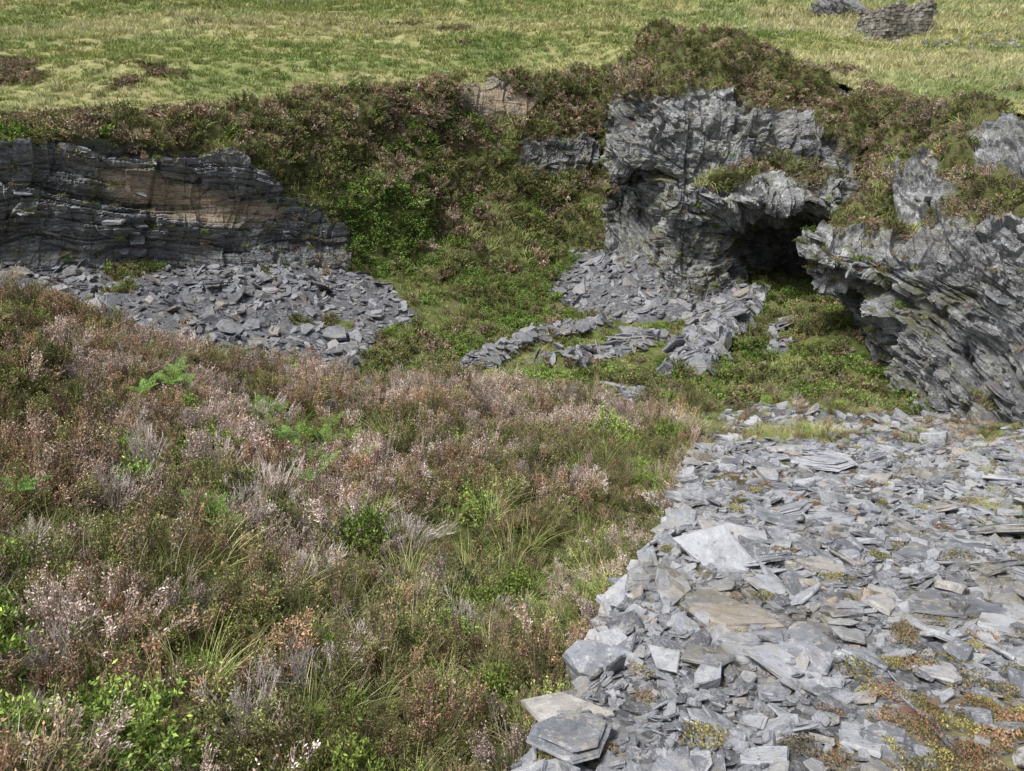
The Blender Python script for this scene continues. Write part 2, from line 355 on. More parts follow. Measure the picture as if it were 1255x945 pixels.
# hill
rim=[(px,c[0][0],c[0][1]) for px,c in W[:-1]]+[A[i][0] for i in (1,2,3,4,5,6,7,8)]+[(1078,158,27)]+[B[i][0] for i in (2,3,4,5,6)]+[(3200,172,8)]
rim=np.array(rim,float)
cpx=np.r_[np.linspace(-1500,-60,90),np.linspace(-55,1310,760),np.linspace(1320,3200,90)]
rY=np.interp(cpx,rim[:,0],rim[:,2]); rpy=np.interp(cpx,rim[:,0],rim[:,1])
rP=np.array([P(a,b,c) for a,b,c in zip(cpx,rpy,rY)])
def hillz(x,y):
    z=-1.6+.13*(y-24)-.02*np.clip(x,0,200)+.10*np.maximum(y-110,0)
    q=np.stack([x,y,x*0],-1)
    return z+1.9*fbm(q*.05,3)*sstep((y-34)/30)+.55*fbm(q*.2+4,4)+.14*fbm(q*1.4,3)
T=np.linspace(0,1,430)[:,None]
HY=(rY[None]+.1)*( (520/ (rY[None]+.1))**(T**1.25) )
dirx=rP[:,0]/rP[:,1]; HX=dirx[None]*HY
s=sstep((HY-rY[None])/11.)
HZ=(rP[:,2][None]+.05+.25*fbm(np.stack([HX,HY,HX*0],-1)*.8,3))*(1-s)+hillz(HX,HY)*s
VH=np.stack([HX,HY,HZ],-1)
px,py=proj(VH)
heath=np.zeros(px.shape)
for pl in [[(-50,72),(50,78),(40,103),(-50,100)],[(168,80),(228,85),(222,97),(182,96)],[(540,32),(570,34),(566,44),(542,42)],[(1060,105),(1250,158),(1000,160)],[(-200,152),(300,132),(560,98),(560,116),(300,150),(-200,185)]]:
    heath=np.maximum(heath,inpoly(px+14*fbm(VH*.5,3),py+10*fbm(VH*.5+5,3),pl))
heath=np.maximum(heath,(fbm(VH*.25+50,4)>.56)*(HY<90))
mesh_np('hillside',VH,gridfaces(*HX.shape),HM,{'heath':heath*.8},True)
NH=normals(VH); NH=np.where(NH[...,2:]<0,-NH,NH)
def onhill(a,b):
    x,y=proj(VH); d=(x-a)**2+(y-b)**2+1e6*(VH[...,1]<38); i=np.unravel_index(np.argmin(d),d.shape); return VH[i]
bx=np.linspace(-300,300,80); by=np.linspace(-300,-4.8,60); BX,BY=np.meshgrid(bx,by)
BZ=-2.1+.02*(-BY-5)+.3*fbm(np.stack([BX,BY,BX*0],-1)*.1,3)-.6*(BY>-8)
mesh_np('moorland',np.stack([BX,BY,BZ],-1),gridfaces(*BX.shape),HM,{'heath':BX*0},True)

# ---------------- plant prototypes
class Acc:
    def __init__(s): s.V=[];s.F=[];s.C=[];s.n=0
    def add(s,V,Fc,C): s.V.append(V.reshape(-1,3)); s.F.append(Fc+s.n); s.C.append(C.reshape(-1,3)); s.n+=len(s.V[-1])
    def obj(s,name,mat): return mesh_np(name,np.concatenate(s.V),np.concatenate(s.F),mat,cols=np.concatenate(s.C),link=False)
def ribbons(acc,b,t,bend,w0,w1,K,col):
    N=len(b); tt=np.linspace(0,1,K+1)
    C=b[:,None]+(t-b)[:,None]*tt[None,:,None]+bend[:,None]*(tt*tt-tt)[None,:,None]
    side=unit(np.cross(t-b,rng.normal(size=(N,3))))
    w=(w0*(1-tt)+w1*tt)/2
    V=np.stack([C-side[:,None]*w[None,:,None],C+side[:,None]*w[None,:,None]],2)
    base=(np.arange(N)*(K+1)*2)[:,None]+(np.arange(K)*2)[None]
    Fc=np.stack([base,base+1,base+3,base+2],-1).reshape(-1,4)
    acc.add(V,Fc,np.repeat(col[:,None],(K+1)*2,1))
    return C
def diamonds(acc,p,d,L,w,col):
    N=len(p); d=unit(d); s=unit(np.cross(d,rng.normal(size=(N,3))))
    L=np.broadcast_to(np.asarray(L,float).reshape(-1,1),(N,1)); w=np.broadcast_to(np.asarray(w,float).reshape(-1,1),(N,1))
    V=np.stack([p,p+d*L*.45+s*w/2,p+d*L,p+d*L*.45-s*w/2],1)
    acc.add(V,np.arange(N*4).reshape(N,4),np.repeat(col[:,None],4,1))
def pal(N,cols,wt,var=.3):
    c=np.array(cols)[rng.choice(len(cols),N,p=np.array(wt)/sum(wt))]
    return c*rng.uniform(1-var,1+var,(N,1))
def heather(name,ns,R,H,lc,lw,tc,nl=16,ll=.016,tw=4,ws=1.,lump=0):
    a=Acc(); az=rng.uniform(0,2*math.pi,ns); e=np.arccos(rng.uniform(0.05,1,ns))
    r=rng.uniform(.66,1.08,ns)*(1+.2*np.sin(az*3+rng.uniform(0,6))+.14*np.sin(az*7+rng.uniform(0,6)))
    tip=np.stack([R*r*np.sin(e)*np.cos(az),R*r*np.sin(e)*np.sin(az),H*r*np.cos(e)+.03],-1)
    if lump:
        ctr=tip[rng.choice(ns,lump)]; dd=((tip[:,None]-ctr[None])**2).sum(-1); j=np.argmin(dd,1); tip=tip*.5+ctr[j]*.5; tip*=rng.uniform(.78,1.14,lump)[j][:,None]
        tuft=pal(lump,lc,lw,.3)[j]
    b=tip*np.array([.35,.35,0])+rng.normal(size=(ns,3))*.02; b[:,2]=-.03
    bend=np.c_[rng.normal(size=(ns,2))*.05,-rng.uniform(.0,.12,ns)]
    ribbons(a,b,tip,bend,.005*ws,.003*ws,3,pal(ns,[tc],[1]))
    sc=tuft if lump else pal(ns,lc,lw,.2)
    def lcol():
        c=pal(ns,lc,lw); k=(rng.uniform(size=(ns,1))<.72); return np.where(k,sc*rng.uniform(.75,1.25,(ns,1)),c)
    for k in range(tw):
        t=rng.uniform(.5,.97,ns); p=b+(tip-b)*t[:,None]+bend*(t*t-t)[:,None]
        d=unit(tip-b)+rng.normal(size=(ns,3))*.4; d[:,2]+=.4
        q=p+unit(d)*rng.uniform(.03,.09,(ns,1)); cc=pal(ns,[tc],[1])
        ribbons(a,p,q,rng.normal(size=(ns,3))*.015,.0035*ws,.002*ws,1,cc)
        for m_ in range(max(1,nl//4)):
            tt=rng.uniform(.1,1.05,(ns,1)); diamonds(a,p+(q-p)*tt,unit(q-p)+rng.normal(size=(ns,3))*.7,rng.uniform(.6,1.4,ns)*ll,ll*.5,lcol())
    for m_ in range(nl//3):
        t=rng.uniform(.5,1.03,ns); p=b+(tip-b)*t[:,None]+bend*(t*t-t)[:,None]
        diamonds(a,p,unit(tip-b)+rng.normal(size=(ns,3))*.7,rng.uniform(.6,1.4,ns)*ll,ll*.5,lcol())
    return a.obj(name,LEAF)
def grass(name,nb,R,H,cols,wt,w=.006,lean=.5,K=4,mat=None):
    a=Acc(); az=rng.uniform(0,6.28,nb); rr=R*np.sqrt(rng.uniform(0,1,nb))
    b=np.stack([rr*np.cos(az),rr*np.sin(az),rr*0-.02],-1); h=H*rng.uniform(.45,1.1,nb)
    out=rng.normal(size=(nb,2))*.35+np.stack([np.cos(az),np.sin(az)],-1)*lean+np.array([.15,0])
    t=b+np.c_[out*h[:,None],h]; bend=np.c_[out*h[:,None]*.5,-h*.35]
    ribbons(a,b,t,bend,w,w*.2,K,pal(nb,cols,wt)); return a.obj(name,mat or GRS)
def fern(name,nf,H,cols):
    a=Acc()
    for i in range(nf):
        az=i*6.28/nf+rng.uniform(-.4,.4); h=H*rng.uniform(.6,1.15); d=np.array([math.cos(az),math.sin(az),0])
        t=np.linspace(0,1,26)[:,None]; C=d*h*.75*t**1.3+np.array([0,0,1])*h*(t*1.25-.55*t**2.2)
        tan=unit(np.gradient(C,axis=0)); sd=unit(np.cross(tan,np.array([0,0,1.])+d*.01)); ln=h*.22*np.sin(np.clip(t*1.05,0,1)**.8*math.pi)**.8*(t>.18)+.005
        col=pal(1,cols,[1]*len(cols))
        ribbons(a,C[:-1],C[1:],C[1:]*0,.007,.006,1,np.repeat(col,25,0))
        for sg in (-1,1):
            dd=sd*sg+tan*.45-np.array([0,0,.15])
            for k in np.linspace(.1,.95,6):
                p=C+unit(dd)*ln*k
                for s2 in (-1,1):
                    diamonds(a,p,tan*s2+unit(dd)*.7+rng.normal(size=C.shape)*.15,(ln[:,0]*(1-k)*.32+.007),.010,np.repeat(col,26,0)*rng.uniform(.8,1.2,(26,1)))
    return a.obj(name,GRS)
G1=(.19,.23,.06);G2=(.29,.33,.09);G3=(.11,.14,.045);BR=(.36,.24,.145);RU=(.48,.27,.15);PK=(.54,.42,.37);GY_=(.64,.57,.52);TW=(.24,.18,.12)
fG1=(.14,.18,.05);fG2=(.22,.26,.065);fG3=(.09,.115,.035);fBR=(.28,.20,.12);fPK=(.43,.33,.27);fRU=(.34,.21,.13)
kinds={
'hg':[heather('green_heather_%d'%i,150,.34,.38,[G1,G2,G3,BR],[4,3,3,1],TW,12,.019,lump=15) for i in range(4)],
'hb':[heather('brown_heather_%d'%i,150,.34,.40,[BR,RU,G1,PK],[4,2.2,3,2.2],TW,12,.019,lump=15) for i in range(4)],
'hp':[heather('faded_heather_%d'%i,150,.36,.40,[PK,GY_,BR,G1],[5,2.6,3,2.],(.38,.31,.26),12,.019,lump=15) for i in range(4)],
'hd':[heather('dead_heather_%d'%i,150,.38,.40,[GY_,PK],[2,1],(.54,.48,.44),nl=4,ll=.012,tw=7,lump=18) for i in range(2)],
'bb':[heather('bilberry_%d'%i,100,.30,.26,[(.22,.32,.06),(.30,.41,.08),(.13,.21,.045)],[3,3,2],(.16,.15,.05),nl=15,ll=.03) for i in range(2)],
'gr':[grass('grass_tuft_%d'%i,100,.15,.38,[(.30,.36,.10),(.41,.42,.16),(.62,.54,.31),(.20,.26,.07)],[4,3,1.8,3]) for i in range(3)],
'st':[grass('straw_tuft_%d'%i,80,.12,.40,[(.68,.60,.38),(.52,.48,.23),(.33,.36,.12)],[3,3,2],.005) for i in range(2)],
'hl':[grass('hill_tuft_%d'%i,34,.28,.26,[(.27,.30,.11),(.37,.37,.17),(.48,.44,.24),(.21,.25,.09)],[3,4,2.5,2],.04,.3,2,HGR) for i in range(3)],
'hk':[grass('hill_green_tuft_%d'%i,34,.28,.26,[(.18,.24,.07),(.25,.29,.10),(.34,.33,.15)],[3,4,1],.04,.3,2,HGR) for i in range(2)],
'hs':[grass('rush_tuft_%d'%i,40,.26,.42,[(.52,.49,.30),(.40,.41,.21),(.27,.31,.13)],[3,3,2],.035,.2,2,HGR) for i in range(2)],
'fe':[fern('fern_%d'%i,5,.5,[(.18,.32,.07),(.25,.40,.09)]) for i in range(3)],
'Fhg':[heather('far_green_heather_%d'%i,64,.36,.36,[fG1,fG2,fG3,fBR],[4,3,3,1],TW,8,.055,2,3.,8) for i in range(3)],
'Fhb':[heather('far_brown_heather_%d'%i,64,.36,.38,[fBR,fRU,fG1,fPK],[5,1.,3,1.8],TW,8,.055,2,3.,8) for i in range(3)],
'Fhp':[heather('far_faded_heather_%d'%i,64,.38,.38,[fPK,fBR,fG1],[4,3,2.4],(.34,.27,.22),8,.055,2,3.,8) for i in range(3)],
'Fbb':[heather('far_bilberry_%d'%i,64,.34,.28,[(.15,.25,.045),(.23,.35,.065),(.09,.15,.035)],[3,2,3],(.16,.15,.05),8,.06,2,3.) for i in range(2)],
'Fgr':[grass('far_grass_tuft_%d'%i,45,.22,.32,[(.24,.29,.08),(.36,.37,.14),(.50,.45,.25),(.16,.21,.05)],[4,3,1.5,3],.025,.5,2) for i in range(2)],
'Fst':[grass('far_straw_tuft_%d'%i,45,.24,.22,[(.36,.38,.14),(.50,.47,.24),(.26,.31,.09)],[4,2.5,3],.03,.5,2) for i in range(2)],
}
def moss(name,cols):
    a=Acc(); N=420; az=rng.uniform(0,6.28,N); rr=.5*np.sqrt(rng.uniform(0,1,N))*(1+.25*np.sin(az*4)); p=np.stack([rr*np.cos(az),rr*np.sin(az),.10*(1-(rr/.62)**2)],-1)
    diamonds(a,p,np.c_[rng.normal(size=(N,2))*.6,np.ones(N)],rng.uniform(.05,.1,N),.05,pal(N,cols,[1]*len(cols))); return a.obj(name,LEAF)
kinds['mo']=[moss('moss_a',[(.36,.33,.10),(.24,.22,.08),(.16,.14,.06)]),moss('moss_b',[(.28,.14,.09),(.18,.13,.07),(.24,.21,.09)]),moss('moss_c',[(.20,.17,.10),(.26,.23,.14),(.14,.12,.07)])]
def slab(name,mat,th,asp,layers=1):
    k=rng.integers(4,9)
    ang=np.linspace(0,2*math.pi,k,endpoint=False)+rng.uniform(-.38,.38,k)*6/k; r=.5*rng.uniform(.62,1.12,k)
    poly=np.stack([r*np.cos(ang),asp*r*np.sin(ang)],-1)
    bm=bmesh.new(); z=-th/2; tx,ty=rng.uniform(-.5,.5,2)*th
    for L in range(layers):
        t=th/layers*rng.uniform(.7,1.2); sc=1. if L==0 else rng.uniform(.6,.9); off=0 if L==0 else rng.uniform(-.07,.07,2)
        rings=[]
        for q,(ss,zz) in enumerate([(.92,z),(1.,z+t*.35),(.98,z+t*.75),(.94,z+t)]):
            rg=[]
            for i in range(k):
                w_=poly[i]*sc*ss+off+rng.uniform(-.02,.02,2); rg.append(bm.verts.new((*w_,zz+rng.uniform(-.1,.1)*t+(q>1)*(w_[0]*tx+w_[1]*ty))))
            rings.append(rg)
        for a_,b_ in zip(rings[:-1],rings[1:]):
            for i in range(k): bm.faces.new((a_[i],a_[(i+1)%k],b_[(i+1)%k],b_[i]))
        bm.faces.new(rings[-1]); bm.faces.new(rings[0][::-1]); z+=t*.98
    me=bpy.data.meshes.new(name); bm.to_mesh(me); bm.free(); me.materials.append(mat)
    return bpy.data.objects.new(name,me)
def slabs(mat,tag,t0=.05,t1=.16,a0=.45,a1=.95): return [slab('slate_piece_%s_%02d'%(tag,i),mat,rng.uniform(t0,t1) if i%5 else rng.uniform(.22,.36),rng.uniform(a0,a1),1+(i%4==1)) for i in range(28)]
SF=slabs(SLF,'near'); SC=slabs(SLM,'scree',.04,.12,.35,.8); CS=slabs(SLC,'cliff')
THIN=[SF[i] for i in range(28) if i%5]
# ---------------- scatter with geometry nodes
def basis(n):
    N=len(n); n=unit(n); r=rng.normal(size=(N,3)); x=unit(r-(r*n).sum(1,keepdims=True)*n); y=np.cross(n,x)
    return x,y,n
def euler(x,y,z):
    return np.stack([np.arctan2(y[:,2],z[:,2]),-np.arcsin(np.clip(x[:,2],-1,1)),np.arctan2(x[:,1],x[:,0])],-1)
def scatter(name,pts,nrm,scl,protos):
    if len(pts)==0: return
    N=len(pts); col=bpy.data.collections.new(name+'_kinds')
    for o in protos:
        if o.name not in col.objects: col.objects.link(o)
    x,y,z=basis(nrm); rot=euler(x,y,z)
    if np.ndim(scl)==1: scl=np.repeat(np.asarray(scl)[:,None],3,1)
    me=bpy.data.meshes.new(name); me.vertices.add(N); me.vertices.foreach_set('co',np.asarray(pts,np.float32).ravel())
    a=me.attributes.new('rot','FLOAT_VECTOR','POINT'); a.data.foreach_set('vector',rot.astype(np.float32).ravel())
    a=me.attributes.new('scl','FLOAT_VECTOR','POINT'); a.data.foreach_set('vector',scl.astype(np.float32).ravel())
    a=me.attributes.new('idx','INT','POINT'); a.data.foreach_set('value',rng.integers(0,len(protos),N).astype(np.int32))
    ob=bpy.data.objects.new(name,me); bpy.context.scene.collection.objects.link(ob)
    ng=bpy.data.node_groups.new(name,'GeometryNodeTree')
    ng.interface.new_socket('Geometry',in_out='INPUT',socket_type='NodeSocketGeometry'); ng.interface.new_socket('Geometry',in_out='OUTPUT',socket_type='NodeSocketGeometry')
    gi=ng.nodes.new('NodeGroupInput'); go=ng.nodes.new('NodeGroupOutput'); ip=ng.nodes.new('GeometryNodeInstanceOnPoints')
    ci=ng.nodes.new('GeometryNodeCollectionInfo'); ci.inputs['Collection'].default_value=col; ci.inputs['Separate Children'].default_value=True; ci.inputs['Reset Children'].default_value=True
    def na(n_,t):
        k=ng.nodes.new('GeometryNodeInputNamedAttribute'); k.data_type=t; k.inputs['Name'].default_value=n_; return k.outputs['Attribute']
    e=ng.nodes.new('FunctionNodeEulerToRotation'); L=ng.links.new
    L(na('rot','FLOAT_VECTOR'),e.inputs[0]); L(e.outputs[0],ip.inputs['Rotation']); L(na('scl','FLOAT_VECTOR'),ip.inputs['Scale']); L(na('idx','INT'),ip.inputs['Instance Index'])
    ip.inputs['Pick Instance'].default_value=True; L(ci.outputs[0],ip.inputs['Instance']); L(gi.outputs[0],ip.inputs['Points']); L(ip.outputs[0],go.inputs[0])
    md=ob.modifiers.new('scatter','NODES'); md.node_group=ng
    return ob
def sample(V,Nn,mask,N,wfn=None,frame=(-160,1420,-60,1150)):
    a=V[1:,:-1]-V[:-1,:-1]; b=V[:-1,1:]-V[:-1,:-1]; w=np.linalg.norm(np.cross(a,b),axis=-1)*mask[:-1,:-1]
    c=V[:-1,:-1]; px,py=proj(c); w=w*((px>frame[0])&(px<frame[1])&(py>frame[2])&(py<frame[3])&(c[...,1]>.3))
    if wfn is not None: w=w*wfn(px,py,c)
    w=w.ravel(); k=rng.choice(len(w),N,p=w/w.sum()); i,j=np.unravel_index(k,c.shape[:2]); u=rng.uniform(0,1,(N,1)); v=rng.uniform(0,1,(N,1))
    p=V[i,j]*(1-u)*(1-v)+V[i+1,j]*u*(1-v)+V[i,j+1]*(1-u)*v+V[i+1,j+1]*u*v
    return p,Nn[i,j]
def thin(p,r):
    cell={}; keep=[]; r=float(r)
    for i in range(len(p)):
        x,y,z=p[i]; a,b=int(x//r),int(y//r); ok=True
        for u in (-1,0,1):
            for v in (-1,0,1):
                for (X,Y,Z) in cell.get((a+u,b+v),()):
                    if (X-x)**2+(Y-y)**2+(Z-z)**2<r*r: ok=False;break
                if not ok: break
            if not ok: break
        if ok: keep.append(i); cell.setdefault((a,b),[]).append((x,y,z))
    return np.array(keep)
UP=np.array([0,0,1.])
def veg(name,keys,p,nn,s,flat=1.,upw=.75,tilt=.12):
    if len(p)==0: return
    n_=unit(nn*(1-upw)+UP*upw+rng.normal(size=p.shape)*tilt); pr=[]
    for k in keys: pr+=kinds[k]
    scatter(name,p,n_,np.stack([s,s,s*flat*rng.uniform(.8,1.2,len(p))],-1),pr)
def choose(p,freq,table,sharp=2.,seed=0):
    keys=list(table); L=[]
    for i,k in enumerate(keys): L.append(np.log(table[k])+sharp*fbm(p*freq+seed+i*13.7,2)*2+rng.gumbel(size=len(p))*.6)
    return np.array(keys)[np.argmax(np.array(L),0)]
def nearspoil(x,y,m=0.): return (x>np.interp(y,ye,xe)-m)&(y<10.1)
gmask=(~SLG)
fgw=lambda px,py,c:(c[...,1]<15.5)&(~nearspoil(c[...,0],c[...,1],.12))&(c[...,1]>1.6)
p,nn=sample(VG,NG,gmask,16000,fgw)
k=thin(p,.26); p,nn=p[k],nn[k]
px,py=proj(p)
low=np.clip(1-np.abs(p[:,0]-(np.interp(p[:,1],ye,xe)-.9))/1.3,0,1)*(p[:,1]<11)
kind=choose(p,.75,{'hg':1.35,'hb':1.15,'hp':1.0,'hd':.3,'bb':.22,'gr':.15},1.3)
sc=rng.uniform(.55,1.4,len(p))*(1-.3*low)
gm=(py>640)&(px>120)&(rng.uniform(size=len(p))<.14); kind[gm]='gr'
rd=(py<540)&(rng.uniform(size=len(p))<.3)&(px>250); kind[rd&(kind!='bb')]='hp'
rd=(px<230)&(rng.uniform(size=len(p))<.3); kind[rd&(kind!='bb')]='hb'
gl=(low>.3)&(rng.uniform(size=len(p))<.45); kind[gl]=np.where(rng.uniform(size=gl.sum())<.6,'hg','bb')
rt=(px>850)&(py<580); sc[rt]*=.42; kind[rt&(rng.uniform(size=len(p))<.6)]='gr'
names={'hg':'green_heather','hb':'brown_heather','hp':'faded_heather','hd':'dead_heather','bb':'bilberry_bushes','gr':'grass_tufts'}
for k in names:
    q=kind==k
    veg(names[k],[k],p[q],nn[q],sc[q]*(.95 if k in('hd','gr') else 1.),.95)
p,nn=sample(VG,NG,gmask,2200,fgw); px,py=proj(p)
q=(fbm(p*.8+3,2)>.1)|((py>700)&(rng.uniform(size=len(p))<.5))
veg('moor_grass',['gr','gr','st'],p[q],nn[q],rng.uniform(.35,.8,q.sum()))
p,nn=sample(VG,NG,gmask,1900,fgw); veg('low_bilberry',['bb','hg'],p,nn,rng.uniform(.35,.6,len(p)),.7)
fp=[(200,440),(215,455),(190,430),(330,520),(360,540),(390,560),(345,505),(410,520),(440,560),(375,590),(430,540),(265,630),(20,600),(180,480),(225,470),(400,575),(370,560),(350,545),(320,510),(385,535),(340,530),(395,545),(210,470),(275,650)]
vis,_=sample(VG,NG,gmask,60000,fgw); vx,vy=proj(vis+UP*.25); F_=[]
for a,b in fp:
    d=(vx-a)**2+(vy-b)**2+(vis[:,1]*2); i=np.argmin(d); F_.append(vis[i])
F_=np.array(F_); veg('bracken_ferns',['fe'],F_+UP*.18,np.repeat(UP[None],len(F_),0),rng.uniform(.45,.75,len(F_)))
# pit floor
flw=lambda px,py,c:(c[...,1]>=15.)&(c[...,1]<36)
p,nn=sample(VG,NG,gmask,6600,flw); px,py=proj(p)
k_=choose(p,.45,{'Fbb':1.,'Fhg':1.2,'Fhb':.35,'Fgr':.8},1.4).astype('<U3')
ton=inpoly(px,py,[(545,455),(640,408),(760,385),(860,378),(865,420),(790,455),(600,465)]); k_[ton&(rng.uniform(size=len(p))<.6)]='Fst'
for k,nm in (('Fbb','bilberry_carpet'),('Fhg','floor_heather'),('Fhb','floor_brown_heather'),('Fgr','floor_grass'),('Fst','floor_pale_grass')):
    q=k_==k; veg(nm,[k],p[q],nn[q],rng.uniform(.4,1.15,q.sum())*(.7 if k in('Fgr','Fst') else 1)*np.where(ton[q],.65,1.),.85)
def wallveg(tag,V,N_,rk,n_,r_,wfn,tbl,seed,smin=.7,smax=1.5):
    p,nn=sample(V,N_,~rk,n_,wfn); kk=thin(p,r_); p,nn=p[kk],nn[kk]; px,py=proj(p); k_=choose(p,.5,tbl,1.3,seed)
    if tag=='rock_face':
        br=inpoly(px,py,[(425,235),(470,215),(530,245),(540,330),(430,330)]); k_[br&(rng.uniform(size=len(p))<.75)]='Fbb'
        ri=(py<190)&(px<740)&(rng.uniform(size=len(p))<.25); k_[ri]='Fhb'
    for k in tbl:
        q=k_==k
        veg(tag+'_'+{'Fhg':'green_heather','Fhb':'brown_heather','Fhp':'faded_heather','Fbb':'bilberry','Fgr':'grass'}[k],[k],p[q],nn[q],rng.uniform(smin,smax,q.sum()),.85,.45,.2)
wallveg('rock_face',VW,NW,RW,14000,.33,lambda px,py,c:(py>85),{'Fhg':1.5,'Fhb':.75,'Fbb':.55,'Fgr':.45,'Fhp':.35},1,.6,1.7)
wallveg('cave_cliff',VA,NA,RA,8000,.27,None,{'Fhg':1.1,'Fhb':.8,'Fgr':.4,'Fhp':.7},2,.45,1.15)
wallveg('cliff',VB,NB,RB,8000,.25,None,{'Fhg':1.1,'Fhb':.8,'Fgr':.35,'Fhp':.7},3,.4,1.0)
for tag,V,N_,rk,c in (('rock_face_ledge',VW,NW,RW,420),('cave_cliff_ledge',VA,NA,RA,560),('cliff_ledge',VB,NB,RB,560)):
    p,nn=sample(V,N_,rk&(N_[...,2]>.35),c,lambda px,py,c:(fbm(c*.7,2)>.0)); veg(tag+'_plants',['Fhg','Fgr','Fbb','Fhb'],p,nn,rng.uniform(.2,.55,len(p)),.8)
hw=lambda px,py,c: 1/np.maximum(c[...,1],20)**1.1*(c[...,1]<130)
p,nn=sample(VH,NH,heath<.6,29000,hw,(-60,1320,-30,300)); px,py=proj(p)
bd=fbm(p*np.array([.035,.12,0])+70,4)+.25*rng.normal(size=len(p))*.5
green=inpoly(px+20*bd,py+10*bd,[(-100,48),(300,58),(480,66),(610,84),(560,98),(300,128),(-100,160)])
hk=(bd<-.2)|(green&(rng.uniform(size=len(p))<.6)); hs_=(~hk)&(bd>.2)
for nm,q,k in (('hill_grass',~hk&~hs_,'hl'),('hill_green_grass',hk,'hk'),('hill_rushes',hs_,'hs')):
    veg(nm,[k],p[q],nn[q],(rng.uniform(.5,1.2,len(p))*np.clip(p[:,1]/45,.7,2.2))[q],.8)
p,nn=sample(VH,NH,heath>.6,2600,None,(-60,1320,-30,300))
veg('hill_heather',['Fhb','Fhg','Fhg','Fhp'],p,nn,rng.uniform(.5,1.2,len(p)),.7)
# ---------------- slate
def stones(name,p,nn,size,protos,tilt,lift=.25,flat=1.):
    n_=unit(nn+rng.normal(size=p.shape)*tilt); sz=size[:,None]*rng.uniform(.75,1.25,(len(p),3))*np.array([1,1,flat])
    scatter(name,p+nn*(size*lift*rng.uniform(-.1,.6,len(p)))[:,None],n_,sz,protos)
def lsz(N,med,sg,lo,hi): return np.clip(med*np.exp(rng.normal(size=N)*sg),lo,hi)
top=np.repeat((uo>=-.02)[None],VS.shape[0],0)
bare=lambda px,py,c:np.where((px>1060)&(py>820),.5,1.)*(c[...,1]<10.2)
p,nn=sample(VS,NS,top,17000,bare); stones('slate_chippings',p,nn,lsz(len(p),.062,.45,.025,.18),SF,.32)
p,nn=sample(VS,NS,top,3800,bare); stones('slate_fragments',p,nn,lsz(len(p),.15,.4,.08,.36),SF,.24,.25)
p,nn=sample(VS,NS,top,130,lambda px,py,c:(px>820)*(c[...,1]<9.5)*(1-.8*((px>1060)&(py>800)))); stones('slate_slabs',p,nn,lsz(len(p),.42,.28,.3,.8),THIN,.12,.12,.75)
big=[P(1170,648,4.95),P(1165,745,3.85),P(1235,770,3.6),P(1240,690,4.35),P(865,820,3.2),P(700,915,2.5),P(1010,572,8.3),P(960,612,6.6)]
big=np.array(big); big[:,2]=-1.91-.3*big[:,1]+.06
scatter('large_slate_slab',big,unit(np.array([[0,.3,1.]])+rng.normal(size=(len(big),3))*.06),np.array([.95,.8,.6,.5,.34,.5,.8,.6])[:,None]*np.array([[1,1,.7]]),THIN[:8])
side=np.repeat((uo<.03)[None],VS.shape[0],0)
p,nn=sample(VS,NS,side,2800,lambda px,py,c:c[...,1]<10.2); nn2=unit(nn*.25+UP); stones('slate_edge_stones',p,nn2,lsz(len(p),.22,.42,.1,.55),SF,.15,.15)
p,nn=sample(VS,NS,top,560,lambda px,py,c:(sstep((px-1000)/200)*sstep((py-730)/150)+.09+.6*inpoly(px,py,[(870,580),(960,580),(960,606),(870,602)]))*(c[...,1]<10)); veg('moss_cushions',['mo'],p+UP*.02,nn,rng.uniform(.05,.2,len(p)),.8,.2)
p,nn=sample(VS,NS,top,170,lambda px,py,c:((px>1180)&(py<650))+.03); veg('spoil_grass',['st','gr'],p,nn,rng.uniform(.12,.35,len(p)))
p,nn=sample(VG,NG,SLG,10000,lambda px,py,c:(c[...,1]>15)*1.); stones('slate_scree',p,nn,lsz(len(p),.27,.5,.1,1.1),SC,.36,.35)
p,nn=sample(VG,NG,SLG,1900,lambda px,py,c:(c[...,1]>15)&(inpoly(px,py,slp[2])|inpoly(px,py,slp[3])|inpoly(px,py,slp[4]))); stones('slate_rib',p,nn,lsz(len(p),.38,.4,.18,1.),SC,.2,.3)
p,nn=sample(VG,NG,SLG,3000,lambda px,py,c:(c[...,1]<=17)&~nearspoil(c[...,0],c[...,1],-.3)); stones('path_slates',p,nn,lsz(len(p),.15,.5,.05,.5),SF,.22,.2)
p,nn=sample(VG,NG,SLG,700,lambda px,py,c:(c[...,1]<=17)&~nearspoil(c[...,0],c[...,1],-.3)); veg('path_grass',['gr','st','hb'],p,nn,rng.uniform(.15,.4,len(p)))
for tag,V,N_,rk,c,nv in (('rock_face_ledges',VW,NW,RW,360,nW),('cave_cliff_ledges',VA,NA,RA,120,nA),('cliff_ledges',VB,NB,RB,120,nA)):
    p,nn=sample(V,N_,rk,c); n_=unit(np.repeat(nv[None],c,0)+rng.normal(size=p.shape)*.1)
    s_=lsz(c,.5,.45,.2,1.3)
    scatter(tag,p-nn*(s_*.34)[:,None],n_,np.stack([s_,s_,s_*.6],-1),CS)
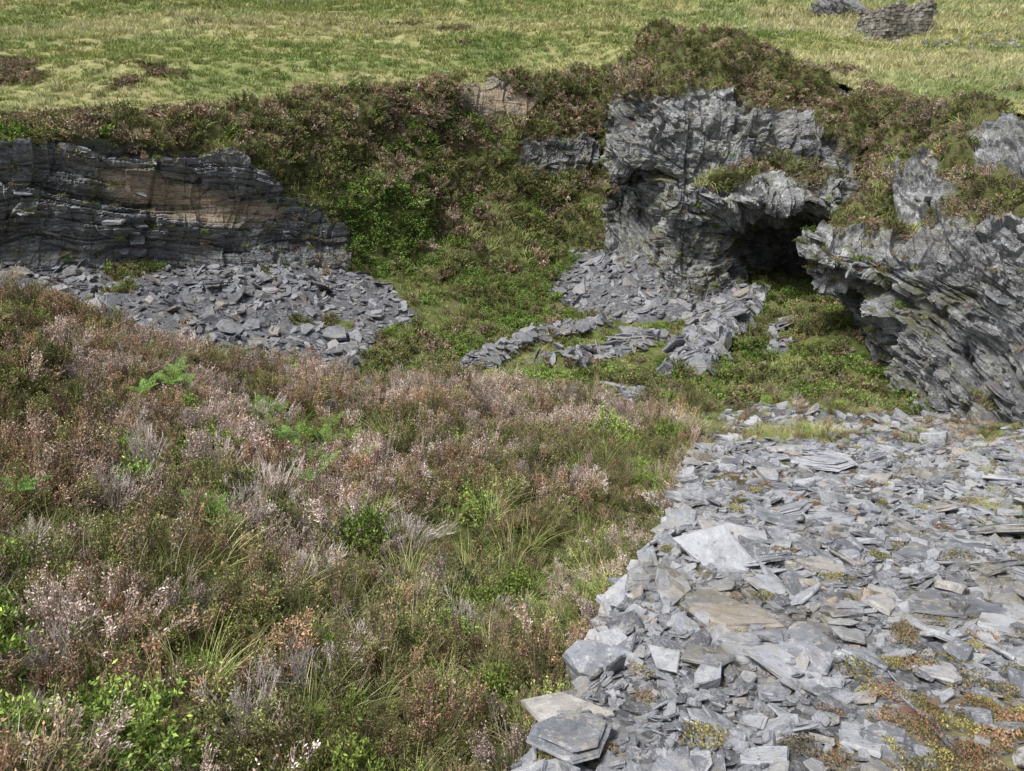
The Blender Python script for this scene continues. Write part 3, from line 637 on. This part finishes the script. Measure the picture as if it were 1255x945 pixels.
# ---------------- ruin
def stones_wall(name,segs,mat):
    V=[];Fc=[];nb=0
    cube=np.array([[-1,-1,-1],[1,-1,-1],[1,1,-1],[-1,1,-1],[-1,-1,1],[1,-1,1],[1,1,1],[-1,1,1]])*.5
    fc=np.array([[0,3,2,1],[4,5,6,7],[0,1,5,4],[1,2,6,5],[2,3,7,6],[3,0,4,7]])
    for (x0,y0,x1,y1,h0,h1) in segs:
        L=math.hypot(x1-x0,y1-y0); a=math.atan2(y1-y0,x1-x0); z=-.9
        while z<max(h0,h1):
            ch=rng.uniform(.16,.3); s=0
            while s<L:
                w=rng.uniform(.3,.75)
                if z<=(h0+(h1-h0)*s/L)+rng.uniform(-.25,.15):
                    c=cube*np.array([w*.97,.55,ch*.95])+rng.uniform(-.04,.04,(8,3)); c[:,1]+=rng.uniform(-.05,.05)
                    ca,sa=math.cos(a),math.sin(a); X=c[:,0]+s+w/2; Yy=c[:,1]
                    V.append(np.stack([x0+X*ca-Yy*sa,y0+X*sa+Yy*ca,c[:,2]+z+ch/2],-1)); Fc.append(fc+nb); nb+=8
                s+=w
            z+=ch
    return mesh_np(name,np.concatenate(V),np.concatenate(Fc),mat)
m,nt=newmat('ruin_stone'); co=nd(nt,'ShaderNodeTexCoord').outputs['Object']
finish(nt,ramp(nt,noise(nt,co,2.5,6,.7),[(.35,(.08,.075,.07)),(.5,(.22,.20,.175)),(.65,(.42,.39,.34))]),.9,noise(nt,co,8,5,.7),.05); RM=m
ru=stones_wall('stone_hut_ruin',[(-2,-1.5,.2,-1.7,1.6,1.0),(1.0,-1.8,2.3,-1.9,1.3,2.5),(2.3,-1.9,2.6,1.5,2.7,2.1),(2.6,1.5,-1.8,1.8,2.6,1.9),(-1.8,1.8,-2,-1.5,1.9,1.9)],RM)
h=onhill(1091,44); dist=np.linalg.norm(h); ru.location=h+np.array([0,0,.1]); ru.rotation_euler=(0,0,.35); k=(56/F*dist)/4.9; ru.scale=(k,k,k)
def outcrop(name,a,b,wpx,asp,hz,rz):
    q=onhill(a,b); sx=wpx/F*np.linalg.norm(q)/2
    u,v=np.meshgrid(np.linspace(0,2*math.pi,140),np.linspace(0,math.pi*.62,60))
    V=np.stack([np.sin(v)*np.cos(u),np.sin(v)*np.sin(u),np.cos(v)],-1); n_=V.copy()
    V=V*np.array([sx,sx*asp,sx*hz]); V=V+n_*(strata(V+a,nA,LX,[(1.5,.6,.22),(4,1.3,.10)])+.15*fbm(V,3))[...,None]; V[:,-1]=V[:,0]
    o=mesh_np(name,V,gridfaces(*u.shape),ROCKX); o.location=q; o.rotation_euler=(0.1,.3,rz)
outcrop('rock_outcrop',1032,20,70,.5,.5,.2)
p,nn=sample(VH,NH,np.ones(VH.shape[:2]),460,lambda px,py,c:inpoly(px,py,[(880,36),(1060,32),(1120,56),(1260,36),(1260,62),(1150,62),(1000,45)])+.0005,(0,1300,-10,140))
stones('hill_boulders',p,nn,lsz(len(p),.5,.4,.2,1.1),SC,.4,.1)
# ---------------- light & camera
w=bpy.data.worlds.new('World'); bpy.context.scene.world=w; w.use_nodes=True; nt=w.node_tree; nt.nodes.clear()
sd=unit(np.array([-.42,-.28,.87])); el=math.asin(sd[2]); az=math.atan2(sd[0],sd[1])
sk=nt.nodes.new('ShaderNodeTexSky'); sk.sky_type='NISHITA'; sk.sun_disc=False; sk.sun_elevation=el; sk.sun_rotation=az; sk.air_density=1.; sk.dust_density=3.
hs=nd(nt,'ShaderNodeHueSaturation',{'Saturation':.4,'Value':1.,'Color':sk.outputs[0]})
bg=nd(nt,'ShaderNodeBackground',{'Color':hs.outputs[0],'Strength':.15}); o=nd(nt,'ShaderNodeOutputWorld'); nt.links.new(bg.outputs[0],o.inputs[0])
L=bpy.data.lights.new('sun','SUN'); L.energy=4.2; L.angle=math.radians(16); L.color=(1,.975,.94)
lo=bpy.data.objects.new('sun',L); lo.rotation_euler=Vector(-sd).to_track_quat('-Z','Y').to_euler(); bpy.context.scene.collection.objects.link(lo)
c=bpy.data.cameras.new('camera'); c.sensor_width=36; c.lens=F/1255*36; c.clip_end=2000; c.clip_start=.05
co_=bpy.data.objects.new('camera',c); co_.rotation_euler=(math.pi/2-TH,0,0); bpy.context.scene.collection.objects.link(co_)
s=bpy.context.scene; s.camera=co_; s.view_settings.view_transform='Standard'; s.view_settings.look='None'; s.view_settings.exposure=0
